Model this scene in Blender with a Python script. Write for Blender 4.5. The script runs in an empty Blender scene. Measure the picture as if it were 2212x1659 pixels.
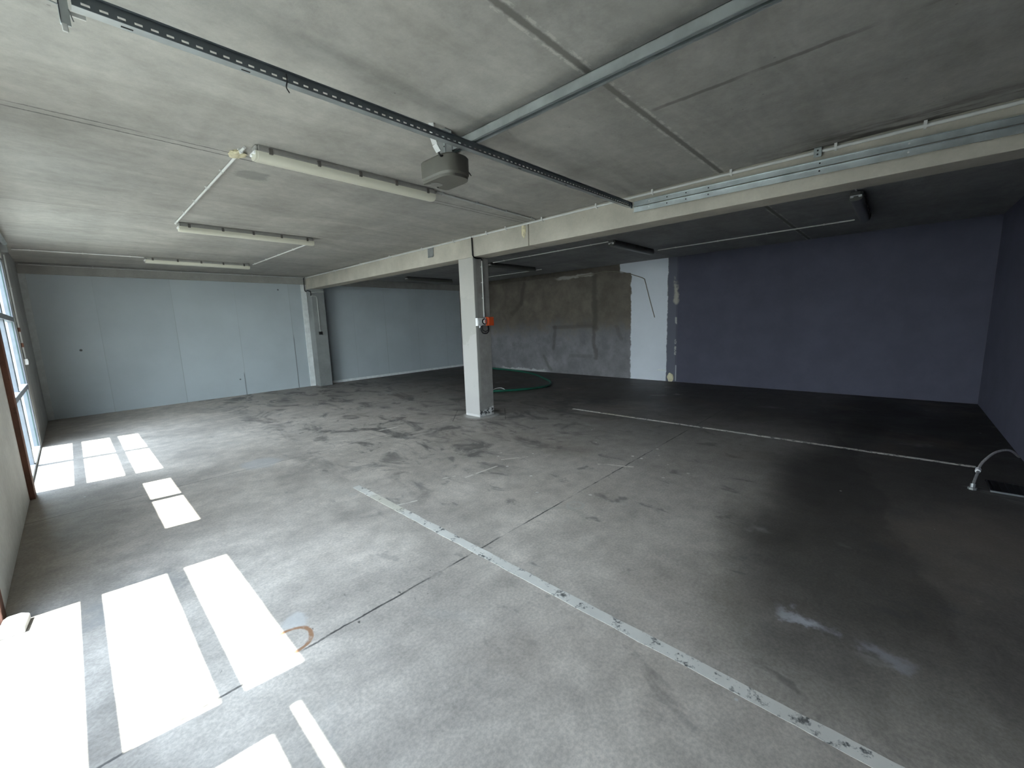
import bpy, bmesh, math, random
from mathutils import Vector, Matrix, noise as mnoise
random.seed(7)
S = bpy.context.scene
COL = S.collection
H = 2.979          # ceiling height
XB0, XB1 = 5.071, 5.411   # pillar / beam faces
XG = 10.501        # grey rear wall
YR = -12.972       # wall with the garage door (behind the camera)
ZB = 2.647         # underside of the beam

# ------------------------------------------------------------------ mesh helpers
def BM(): return bmesh.new()

def add_box(bm, lo, hi, bevel=0.0, seg=2):
    b = bmesh.new()
    bmesh.ops.create_cube(b, size=1.0)
    sx, sy, sz = (hi[i]-lo[i] for i in range(3))
    for v in b.verts:
        v.co = Vector(((v.co.x+.5)*sx+lo[0], (v.co.y+.5)*sy+lo[1], (v.co.z+.5)*sz+lo[2]))
    if bevel > 0:
        bmesh.ops.bevel(b, geom=list(b.edges), offset=bevel, segments=seg, affect='EDGES', profile=.5)
    merge(bm, b)
    return bm

def merge(bm, b):
    m = bpy.data.meshes.new('tmp'); b.to_mesh(m); b.free()
    bm.from_mesh(m); bpy.data.meshes.remove(m)

def add_tube(bm, pts, r, seg=10, caps=True, radii=None):
    pts = [Vector(p) for p in pts]
    rings = []
    n = len(pts)
    ref = None
    for i, p in enumerate(pts):
        t = (pts[min(i+1, n-1)]-pts[max(i-1, 0)]).normalized()
        if ref is None:
            ref = Vector((0, 0, 1)) if abs(t.z) < .9 else Vector((1, 0, 0))
        u = (ref - t*ref.dot(t)).normalized()
        ref = u
        w = t.cross(u)
        rr = radii[i] if radii else r
        rings.append([bm.verts.new(p + rr*(math.cos(a)*u+math.sin(a)*w)) for a in [2*math.pi*k/seg for k in range(seg)]])
    for a, b in zip(rings, rings[1:]):
        for k in range(seg):
            f = bm.faces.new((a[k], a[(k+1) % seg], b[(k+1) % seg], b[k])); f.smooth = True
    if caps:
        bm.faces.new(rings[0][::-1]); bm.faces.new(rings[-1])
    return bm

def smooth_path(pts, sub=8):
    pts = [Vector(p) for p in pts]
    out = []
    P = [pts[0]*2-pts[1]] + pts + [pts[-1]*2-pts[-2]]
    for i in range(1, len(P)-2):
        p0, p1, p2, p3 = P[i-1:i+3]
        for k in range(sub):
            t = k/sub
            out.append(.5*((2*p1)+(p2-p0)*t+(2*p0-5*p1+4*p2-p3)*t*t+(3*p1-p0-3*p2+p3)*t**3))
    out.append(pts[-1])
    return out

def add_prism(bm, outline, z0, z1, axis='z', smooth=False):
    """extrude a closed 2-D outline; axis z: (x,y)->z, axis x: (y,z)->x, axis y: (x,z)->y"""
    def P(a, b, c):
        return {'z': (a, b, c), 'x': (c, a, b), 'y': (a, c, b)}[axis]
    lo = [bm.verts.new(P(a, b, z0)) for a, b in outline]
    hi = [bm.verts.new(P(a, b, z1)) for a, b in outline]
    n = len(outline)
    for i in range(n):
        f = bm.faces.new((lo[i], lo[(i+1) % n], hi[(i+1) % n], hi[i])); f.smooth = smooth
    bm.faces.new(lo[::-1]); bm.faces.new(hi)
    return bm

def add_cyl(bm, c, axis, r, l, seg=20):
    a = Vector(axis).normalized()*l
    return add_tube(bm, [Vector(c), Vector(c)+a], r, seg)

def obj(name, bm, mat, parent=None, smooth_angle=None):
    bmesh.ops.recalc_face_normals(bm, faces=bm.faces)
    me = bpy.data.meshes.new(name)
    sm = any(f.smooth for f in bm.faces)
    bm.to_mesh(me); bm.free()
    if sm: me.set_sharp_from_angle(angle=math.radians(42))
    o = bpy.data.objects.new(name, me)
    me.materials.append(mat)
    COL.objects.link(o)
    if parent is not None:
        o.parent = parent
        o.matrix_parent_inverse = Matrix.Identity(4)
    return o

def origin_to(o, loc):
    """move an object's origin without moving its mesh"""
    loc = Vector(loc)
    o.data.transform(Matrix.Translation(-loc)); o.location = loc
    return o

def thing(name, label, cat, loc=(0, 0, 0), rotz=0, group=None):
    o = bpy.data.objects.new(name, None); COL.objects.link(o)
    o.empty_display_size = .05
    o.location = loc; o.rotation_euler = (0, 0, rotz)
    o['label'] = label; o['category'] = cat
    if group: o['group'] = group
    return o

def tag(o, label, cat, group=None):
    o['label'] = label; o['category'] = cat
    if group: o['group'] = group
    return o

def structure(name, bm, mat, parent=None):
    o = obj(name, bm, mat, parent)
    if parent is None: o['kind'] = 'structure'
    return o

# ------------------------------------------------------------------ node helpers
class NT:
    def __init__(self, name):
        self.cache = {}
        self.m = bpy.data.materials.new(name); self.m.use_nodes = True
        self.t = self.m.node_tree; self.t.nodes.clear()
        self.out = self.t.nodes.new('ShaderNodeOutputMaterial')
        g = self.t.nodes.new('ShaderNodeNewGeometry')
        self.pos = g.outputs['Position']; self.nor = g.outputs['Normal']
        s = self.t.nodes.new('ShaderNodeSeparateXYZ'); self.t.links.new(self.pos, s.inputs[0])
        self.x, self.y, self.z = s.outputs
    def inp(self, node, idx, v):
        if v is None: return
        if isinstance(v, bpy.types.NodeSocket): self.t.links.new(v, node.inputs[idx])
        else: node.inputs[idx].default_value = v
    def math(self, op, a, b=None, c=None, clamp=False):
        n = self.t.nodes.new('ShaderNodeMath'); n.operation = op; n.use_clamp = clamp
        self.inp(n, 0, a); self.inp(n, 1, b); self.inp(n, 2, c)
        return n.outputs[0]
    def add(self, a, b): return self.math('ADD', a, b)
    def sub(self, a, b): return self.math('SUBTRACT', a, b)
    def mul(self, a, b): return self.math('MULTIPLY', a, b)
    def abs(self, a): return self.math('ABSOLUTE', a)
    def ramp(self, v, a, b, lo=0.0, hi=1.0):
        n = self.t.nodes.new('ShaderNodeMapRange'); n.interpolation_type = 'SMOOTHSTEP'
        self.inp(n, 0, v)
        n.inputs[1].default_value = a; n.inputs[2].default_value = b
        n.inputs[3].default_value = lo; n.inputs[4].default_value = hi
        return n.outputs[0]
    def vec(self, x, y, z):
        n = self.t.nodes.new('ShaderNodeCombineXYZ')
        self.inp(n, 0, x); self.inp(n, 1, y); self.inp(n, 2, z)
        return n.outputs[0]
    def scale(self, v, s):
        n = self.t.nodes.new('ShaderNodeVectorMath'); n.operation = 'MULTIPLY'
        self.inp(n, 0, v); n.inputs[1].default_value = s
        return n.outputs[0]
    def noise(self, scale, vec=None, detail=4, rough=.55, dist=0.0, off=None):
        # small marks share a few textures: much cheaper to render
        key = None
        if vec is None and 2.9 < scale < 20:
            key = 3.5 if scale < 4.6 else 6.0 if scale < 8 else 11.0 if scale < 14 else 17.0
            if key in self.cache: return self.cache[key]
            scale, off, detail = key, None, 4
        o = self._noise(scale, vec, detail, rough, dist, off)
        if key: self.cache[key] = o
        return o
    def _noise(self, scale, vec, detail, rough, dist, off):
        n = self.t.nodes.new('ShaderNodeTexNoise')
        v = vec if vec is not None else self.pos
        if off is not None:
            a = self.t.nodes.new('ShaderNodeVectorMath'); a.operation = 'ADD'
            self.inp(a, 0, v); a.inputs[1].default_value = off; v = a.outputs[0]
        self.t.links.new(v, n.inputs['Vector'])
        n.inputs['Scale'].default_value = scale; n.inputs['Detail'].default_value = min(detail, 4)
        n.inputs['Roughness'].default_value = rough; n.inputs['Distortion'].default_value = dist
        return n.outputs[0]
    def voronoi(self, scale, vec=None, feature='F1', rnd=1.0):
        n = self.t.nodes.new('ShaderNodeTexVoronoi'); n.feature = feature
        self.t.links.new(vec if vec is not None else self.pos, n.inputs['Vector'])
        n.inputs['Scale'].default_value = scale; n.inputs['Randomness'].default_value = rnd
        return n.outputs['Distance']
    def mix(self, f, a, b):
        n = self.t.nodes.new('ShaderNodeMix'); n.data_type = 'RGBA'
        self.inp(n, 0, f)
        for k, v in ((6, a), (7, b)):
            if isinstance(v, bpy.types.NodeSocket): self.t.links.new(v, n.inputs[k])
            else: n.inputs[k].default_value = (*v, 1) if len(v) == 3 else v
        return n.outputs[2]
    def tint(self, c, f):
        """multiply a colour by a value socket"""
        n = self.t.nodes.new('ShaderNodeVectorMath'); n.operation = 'SCALE'
        if isinstance(c, bpy.types.NodeSocket): self.t.links.new(c, n.inputs[0])
        else: n.inputs[0].default_value = c[:3]
        self.inp(n, 3, f)
        return n.outputs[0]
    def seg(self, p0, p1, w, soft=.3, warp=None, u=None, v=None):
        """mask of a stroke from p0 to p1 in the (u, v) plane"""
        u = self.x if u is None else u; v = self.y if v is None else v
        if warp is not None: u = self.add(u, warp)
        dx, dy = p1[0]-p0[0], p1[1]-p0[1]; L2 = dx*dx+dy*dy
        a = self.sub(u, p0[0]); b = self.sub(v, p0[1])
        t = self.math('DIVIDE', self.add(self.mul(a, dx), self.mul(b, dy)), L2, clamp=True)
        ex = self.sub(a, self.mul(t, dx)); ey = self.sub(b, self.mul(t, dy))
        d = self.math('SQRT', self.add(self.mul(ex, ex), self.mul(ey, ey)))
        return self.ramp(d, w*(1-soft), w*(1+soft), 1, 0)
    def ring(self, c, r, w, warp=None, squash=1.0):
        a = self.sub(self.x, c[0]); b = self.mul(self.sub(self.y, c[1]), squash)
        d = self.math('SQRT', self.add(self.mul(a, a), self.mul(b, b)))
        if warp is not None: d = self.add(d, warp)
        return self.ramp(self.abs(self.sub(d, r)), w*.5, w*1.3, 1, 0)
    def disc(self, c, r, soft=.3, warp=None, u=None, v=None, squash=1.0):
        a = self.sub(self.x if u is None else u, c[0]); b = self.mul(self.sub(self.y if v is None else v, c[1]), squash)
        d = self.math('SQRT', self.add(self.mul(a, a), self.mul(b, b)))
        if warp is not None: d = self.add(d, warp)
        return self.ramp(d, r*(1-soft), r*(1+soft), 1, 0)
    def line(self, coord, c, w, warp=None, soft=.4):
        d = self.sub(coord, c)
        if warp is not None: d = self.add(d, warp)
        return self.ramp(self.abs(d), w*(1-soft), w*(1+soft), 1, 0)
    def over(self, c, fac, col, amt=1.0):
        if amt != 1.0: fac = self.mul(fac, amt)
        return self.mix(fac, c, col)
    def finish(self, color, rough=.8, spec=.3, metal=0.0, bump=None, bump_s=.3, bump_d=.01, **kw):
        p = self.t.nodes.new('ShaderNodeBsdfPrincipled')
        if isinstance(color, bpy.types.NodeSocket): self.t.links.new(color, p.inputs['Base Color'])
        else: p.inputs['Base Color'].default_value = (*color[:3], 1)
        self.inp(p, 'Roughness', rough) if not isinstance(rough, bpy.types.NodeSocket) else self.t.links.new(rough, p.inputs['Roughness'])
        p.inputs['Specular IOR Level'].default_value = spec
        p.inputs['Metallic'].default_value = metal
        if bump is not None:
            b = self.t.nodes.new('ShaderNodeBump')
            b.inputs['Strength'].default_value = bump_s; b.inputs['Distance'].default_value = bump_d
            self.t.links.new(bump, b.inputs['Height']); self.t.links.new(b.outputs[0], p.inputs['Normal'])
        self.t.links.new(p.outputs[0], self.out.inputs[0])
        return self.m

def plain(name, col, rough=.5, spec=.4, metal=0.0, vary=.08, scale=9.0, streak=None):
    n = NT(name)
    v = n.noise(scale, n.scale(n.pos, streak) if streak else None, 3)
    c = n.tint(col, n.ramp(v, .3, .7, 1-vary, 1+vary))
    return n.finish(c, rough, spec, metal)

# ------------------------------------------------------------------ materials
def mat_floor():
    n = NT('floor_concrete')
    wob = n.noise(1.3, detail=5)
    wobs = n.mul(n.sub(wob, .5), .05)
    fine = n.mul(n.sub(n.noise(14, detail=3), .5), .02)
    big = n.noise(.33, detail=6, rough=.6, off=(3.1, 1.7, 0))
    mid = n.noise(1.15, detail=7, rough=.65, dist=.4, off=(11, 4, 0))
    sml = n.noise(7.0, detail=6, rough=.7)
    mic = n.noise(60, detail=3, rough=.7)
    # trowelled cement: paler by the windows, darker inward; some wear, mostly light falloff put into the tone
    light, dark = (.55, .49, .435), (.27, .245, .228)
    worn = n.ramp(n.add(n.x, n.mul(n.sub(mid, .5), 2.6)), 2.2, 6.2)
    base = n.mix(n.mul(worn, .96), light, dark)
    # darker strip along the window wall: lower light level put into the colour
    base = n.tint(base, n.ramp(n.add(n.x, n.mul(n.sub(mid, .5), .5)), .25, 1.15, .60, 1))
    # dimness of the rear bay and the garage-door bay painted into the tone
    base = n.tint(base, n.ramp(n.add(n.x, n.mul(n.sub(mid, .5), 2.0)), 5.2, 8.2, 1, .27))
    door_shade = n.mul(n.ramp(n.add(n.x, n.mul(n.sub(mid, .5), 1.6)), 1.7, 3.4), n.ramp(n.add(n.y, n.mul(n.sub(big, .5), 1.5)), -10.7, -11.7))
    base = n.tint(base, n.ramp(door_shade, 0, 1, 1, .24))
    base = n.tint(base, n.ramp(big, .32, .68, .84, 1.12))
    base = n.tint(base, n.ramp(mid, .3, .7, .79, 1.18))
    base = n.tint(base, n.ramp(sml, .26, .74, .85, 1.14))
    base = n.tint(base, n.ramp(mic, .28, .72, .84, 1.14))
    # dark rubbed oil and tyre patches around the pillar
    zone = n.mul(n.ramp(n.x, 1.6, 3.2), n.ramp(n.y, -9.6, -8.2))
    sp = n.ramp(n.noise(2.1, n.scale(n.pos, (1.0, .55, 1)), 6, .68, .8), .48, .64)
    base = n.over(base, n.mul(sp, zone), (.065, .062, .064), .72)
    sp2 = n.ramp(n.noise(5.5, n.scale(n.pos, (.8, .5, 1)), 5, .6, .5, off=(5, 5, 0)), .60, .70)
    base = n.over(base, n.mul(sp2, n.ramp(n.x, .9, 2.6)), (.07, .068, .07), .5)
    # brownish bloom
    br = n.ramp(n.noise(.8, detail=5, off=(20, 3, 0)), .52, .72)
    base = n.over(base, br, n.tint((.30, .23, .18), .75), .22)
    # bleached chalky smears
    ch = n.ramp(n.noise(1.6, n.scale(n.pos, (1, .7, 1)), 6, .7, .5, off=(7, 30, 0)), .62, .75)
    base = n.over(base, ch, (.50, .49, .47), .35)
    # darker stain in front of the lower right with a wavy edge, paler slab beside it
    edge = n.add(n.sub(n.y, n.mul(n.sub(n.x, 3.9), .20)), n.mul(n.sub(n.noise(1.8, detail=5), .5), .55))
    pal = n.mul(n.ramp(edge, -12.10, -12.16), n.ramp(n.x, 2.8, 3.4))
    base = n.over(base, pal, n.tint(base, 1.45), .8)
    # chalk scar
    sw = n.mul(n.sub(n.noise(6, detail=5, rough=.7), .5), .30)
    scar = n.seg((2.92, -11.60), (2.86, -12.05), .045, .8, sw)
    base = n.over(base, n.mul(scar, n.ramp(n.noise(9, detail=5, off=(1, 9, 0)), .42, .60)), (.42, .41, .46), .5)
    scar = n.seg((2.90, -11.60), (2.90, -11.72), .035, .7, sw)
    base = n.over(base, scar, (.60, .60, .64), .5)
    # saw-cut joints running across the bay
    brk = n.ramp(n.noise(3.0, detail=4, off=(0, 2, 0)), .36, .56, .15, 1)
    for yy, w, amt in ((-9.853, .0065, .9), (-6.50, .010, .4), (-3.15, .010, .3)):
        j = n.line(n.y, yy, w, n.mul(n.sub(n.noise(5, detail=4), .5), .03))
        base = n.over(base, n.mul(j, brk), (.035, .033, .032), amt)
        halo = n.line(n.y, yy, .09, n.mul(n.sub(n.noise(4, detail=4, off=(9, 9, 9)), .5), .12), .8)
        base = n.over(base, halo, n.tint(base, 1.16), .4 if w < .011 else .2)
    j = n.mul(n.line(n.x, 5.24, .008, fine), n.ramp(n.y, -8.2, -8.6))
    base = n.over(base, n.mul(j, brk), (.05, .048, .046), .12)
    # diamond isolation joint around the pillar foot
    dia = n.abs(n.sub(n.add(n.abs(n.sub(n.x, 5.24)), n.abs(n.add(n.y, 6.65))), .62))
    base = n.over(base, n.mul(n.ramp(n.add(dia, fine), .006, .016, 1, 0), brk), (.04, .04, .04), .7)
    ft = n.disc((5.24, -6.68), .30, .12, n.mul(n.sub(wob, .5), .15))
    base = n.over(base, ft, (.60, .585, .57), .6)
    # curved scuffs and chalk strokes
    for a, b, w in (((3.12, -8.72), (3.56, -8.74), .012), ((3.75, -8.63), (4.02, -8.80), .011), ((2.26, -8.73), (2.45, -8.80), .012),
                    ((4.30, -9.60), (4.46, -9.93), .014), ((2.95, -8.55), (3.06, -8.60), .012), ((3.55, -6.15), (3.85, -6.2), .02)):
        st = n.seg(a, b, w, .5, n.mul(n.sub(n.noise(4, detail=4), .5), .10))
        base = n.over(base, n.mul(st, n.ramp(n.noise(12, detail=3), .35, .5)), (.78, .74, .67), .85)
    # paint flecks scattered about
    fl = n.ramp(n.voronoi(5.0, n.vec(n.add(n.x, fine), n.add(n.y, fine), 0)), .065, .095, 1, 0)
    fz = n.disc((4.45, -9.3), 1.15, .5)
    base = n.over(base, n.mul(n.mul(fl, fz), n.ramp(n.noise(1.7, detail=2, off=(2, 8, 0)), .42, .46)), (.88, .86, .82), .95)
    fl2 = n.ramp(n.voronoi(2.2, n.vec(n.add(n.x, fine), n.add(n.y, fine), 3)), .016, .028, 1, 0)
    base = n.over(base, fl2, (.66, .66, .64), .7)
    # rust ring, chalky ring, plaster spill
    rg = n.ring((1.052, -9.742), .095, .012, n.mul(n.sub(n.noise(7, detail=4), .5), .03))
    base = n.over(base, n.mul(rg, n.ramp(n.noise(9, detail=3, off=(3, 3, 0)), .30, .48)), (.33, .15, .06), .85)
    rg = n.ring((3.285, -9.985), .068, .014, n.mul(n.sub(n.noise(9, detail=3), .5), .02))
    base = n.over(base, rg, (.50, .48, .44), .6)
    rg = n.ring((3.0, -10.02), .20, .02, n.mul(n.sub(n.noise(6, detail=3), .5), .05))
    base = n.over(base, n.mul(rg, n.ramp(n.x, 2.95, 3.1)), (.40, .38, .33), .35)
    sp = n.disc((1.12, -9.60), .062, .25, n.mul(n.sub(n.noise(8, detail=4), .5), .10))
    base = n.over(base, sp, (.60, .58, .56), .7)
    sp = n.disc((1.87, -6.38), .20, .25, n.mul(n.sub(n.noise(5, detail=5), .5), .22))
    base = n.over(base, sp, (.55, .55, .56), .5)
    sp = n.disc((0.55, -8.62), .22, .3, n.mul(n.sub(n.noise(5, detail=6, rough=.7), .5), .5))
    base = n.over(base, sp, (.24, .235, .23), .5)
    # dark drips near the joint
    dr = n.ramp(n.noise(17, n.scale(n.pos, (1.6, .8, 1)), 3, .5), .68, .74)
    dz = n.mul(n.line(n.y, -9.80, .20, None, .5), n.ramp(n.x, 2.3, 1.9))
    base = n.over(base, n.mul(dr, dz), (.05, .045, .04), .8)
    rough = n.ramp(mid, .2, .8, .46, .68)
    h = n.add(n.mul(sml, .6), n.mul(mic, .25))
    return n.finish(base, rough, .35, bump=h, bump_s=.14, bump_d=.01)

def mat_ceiling():
    n = NT('ceiling_concrete')
    big = n.noise(.5, detail=6, rough=.6)
    mid = n.noise(1.7, n.scale(n.pos, (.45, 1.2, 1)), 6, .65, .6)
    sml = n.noise(9, detail=5, rough=.7)
    mic = n.noise(45, detail=3, rough=.7)
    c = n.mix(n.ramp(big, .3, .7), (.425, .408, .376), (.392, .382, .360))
    c = n.mix(n.ramp(n.x, 5.22, 5.26), c, n.tint((.30, .30, .295), n.ramp(big, .3, .7, .95, 1.05)))  # rear bay slab darker: its dimness is put into the colour
    c = n.tint(c, n.ramp(mid, .28, .72, .84, 1.10))
    c = n.tint(c, n.ramp(sml, .25, .75, .91, 1.07))
    c = n.tint(c, n.ramp(mic, .25, .75, .96, 1.03))
    # faint mould marks running with the rail
    st = n.noise(1.0, n.scale(n.pos, (2.2, .12, 1)), 3, .5)
    c = n.tint(c, n.ramp(st, .35, .65, .93, 1.05))
    w = n.mul(n.sub(n.noise(6, detail=5, rough=.7), .5), .03)
    w2 = n.mul(n.sub(n.noise(26, detail=3, rough=.7), .5), .02)
    # precast slab joints
    j = n.line(n.y, -10.527, .019, w2)
    c = n.over(c, j, (.17, .165, .15), .9)
    for d in (-.034, .034):
        c = n.over(c, n.mul(n.line(n.y, -10.527+d, .009, w2), n.ramp(n.noise(11, detail=3), .46, .56)), (.55, .54, .50), .7)
    for yy, a in ((-7.985, .75), (-7.905, .85), (-5.33, .45), (-2.72, .45)):
        c = n.over(c, n.mul(n.line(n.y, yy, .007, w2), n.ramp(n.noise(2.5, detail=3, off=(0, yy, 0)), .3, .45)), (.10, .10, .095), a)
    # dark run-off streaks
    s = n.mul(n.line(n.x, 3.37, .018, n.mul(w, 1.3)), n.ramp(n.y, -10.55, -10.6))
    c = n.over(c, n.mul(s, n.ramp(n.noise(2.0, detail=4, off=(4, 4, 0)), .38, .58)), (.14, .135, .125), .7)
    s = n.disc((2.45, -11.0), .30, .7, n.mul(n.sub(sml, .5), .5))
    c = n.over(c, s, (.24, .235, .225), .35)
    s = n.disc((1.80, -7.55), .13, .25, n.mul(n.sub(n.noise(12, detail=4), .5), .16))
    c = n.over(c, s, (.22, .225, .21), .6)
    # dark streaky band on the ceiling, stronger towards the beam
    s = n.mul(n.ramp(n.x, 4.62, 5.0), n.mul(n.ramp(n.x, 5.08, 5.06), n.ramp(n.y, -10.6, -11.6)))
    c = n.over(c, n.mul(s, n.ramp(n.noise(4, n.scale(n.pos, (2, .4, 1)), 5, .7), .42, .62)), (.045, .036, .03), .75)
    # small pits
    p = n.ramp(n.voronoi(11), .05, .09, 1, 0)
    c = n.over(c, n.mul(p, n.ramp(n.noise(1.3, detail=3, off=(8, 1, 0)), .52, .62)), (.16, .155, .15), .6)
    return n.finish(c, .85, .2, bump=n.add(n.mul(sml, .5), n.mul(mic, .4)), bump_s=.22, bump_d=.008)

def mat_concrete(name, col=(.50, .485, .44), var=.14, plaster=False):
    n = NT(name)
    big = n.noise(.9, detail=6, rough=.6)
    mid = n.noise(3.2, detail=6, rough=.65)
    mic = n.noise(38, detail=4, rough=.7)
    c = n.tint(col, n.ramp(big, .28, .72, 1-var, 1+var))
    c = n.tint(c, n.ramp(mid, .25, .75, .92, 1.07))
    c = n.tint(c, n.ramp(mic, .25, .75, .96, 1.03))
    p = n.ramp(n.voronoi(14), .04, .07, 1, 0)
    c = n.over(c, n.mul(p, n.ramp(n.noise(2, detail=2), .55, .65)), tuple(v*.45 for v in col), .7)
    if plaster:
        # patched coat: pale filler below, bare cement above, chewed foot
        e = n.add(n.z, n.add(n.mul(n.sub(n.noise(2.6, detail=5, rough=.6), .5), 1.1), n.mul(n.sub(n.x, 5.2), .0)))
        c = n.over(c, n.ramp(e, 1.40, 1.37), (.43, .412, .405), .85)
        band = n.mul(n.ramp(e, 1.38, 1.42), n.ramp(n.add(n.z, n.mul(n.sub(mid, .5), .3)), 2.05, 2.02))
        c = n.over(c, band, (.30, .288, .255), .85)
        rag = n.ramp(n.noise(4.5, detail=5, rough=.65, off=(4, 4, 4)), .60, .64)
        c = n.over(c, n.mul(rag, n.ramp(n.z, 1.5, 1.4)), (.31, .298, .27), .8)
        # the faces turned to the room's ends get a darker grey
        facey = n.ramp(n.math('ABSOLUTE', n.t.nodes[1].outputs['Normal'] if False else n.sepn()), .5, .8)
        face_tone = n.tint((.30, .29, .28), n.ramp(mid, .3, .7, .75, 1.15))
        c = n.over(c, facey, face_tone, .85)
        cor = n.mul(n.line(n.x, 5.075, .05, n.mul(n.sub(mid, .5), .06)), n.ramp(n.z, .2, .5))
        c = n.over(c, cor, (.47, .46, .44), .55)
        foot = n.ramp(n.add(n.z, n.mul(n.sub(n.noise(9, detail=4), .5), .25)), .16, .10)
        chip = n.ramp(n.noise(16, detail=3, rough=.6), .47, .53)
        c = n.over(c, n.mul(foot, facey), n.mix(chip, (.72, .72, .73), (.04, .04, .045)), .9)
        c = n.over(c, n.ramp(n.add(n.z, n.mul(n.sub(mid, .5), .05)), .05, .03), (.58, .57, .56), .7)
    return n.finish(c, .85, .2, bump=n.add(n.mul(mid, .6), n.mul(mic, .3)), bump_s=.25, bump_d=.006)
def _sepn(self):
    s = self.t.nodes.new('ShaderNodeSeparateXYZ'); self.t.links.new(self.nor, s.inputs[0])
    return s.outputs[1]
NT.sepn = _sepn

def mat_white_wall():
    n = NT('white_panel_wall')
    px = n.math('FLOOR', n.math('DIVIDE', n.add(n.x, .27), 1.22))
    wn = n.t.nodes.new('ShaderNodeTexWhiteNoise'); wn.noise_dimensions = '1D'; n.t.links.new(px, wn.inputs['W'])
    c = n.tint((.455, .505, .535), n.ramp(wn.outputs[0], 0, 1, .97, 1.03))
    c = n.tint(c, n.ramp(n.noise(.9, detail=5), .3, .7, .95, 1.05))
    for xs, a in ((.95, .25), (2.17, .45), (3.385, .30), (4.62, .55), (6.36, .25), (7.40, .5), (8.6, .3), (9.8, .3)):
        w = .006
        c = n.over(c, n.mul(n.line(n.x, xs, w), n.ramp(n.z, 2.6, 1.2, .35, 1)), (.22, .23, .23), a)
    c = n.over(c, n.mul(n.line(n.x, 3.37, .008), n.ramp(n.z, .6, .5)), (.08, .085, .09), .7)
    c = n.over(c, n.mul(n.line(n.x, 4.63, .006), n.ramp(n.z, 1.5, 1.3)), (.08, .085, .09), .8)
    c = n.over(c, n.disc((.62, 1.32), .022, .3, u=n.x, v=n.z), (.05, .05, .05), .9)
    c = n.over(c, n.disc((4.37, 2.62), .02, .3, u=n.x, v=n.z), (.07, .07, .07), .8)
    c = n.over(c, n.disc((3.27, .40), .018, .3, u=n.x, v=n.z), (.08, .08, .08), .8)
    return n.finish(c, .55, .35)

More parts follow.
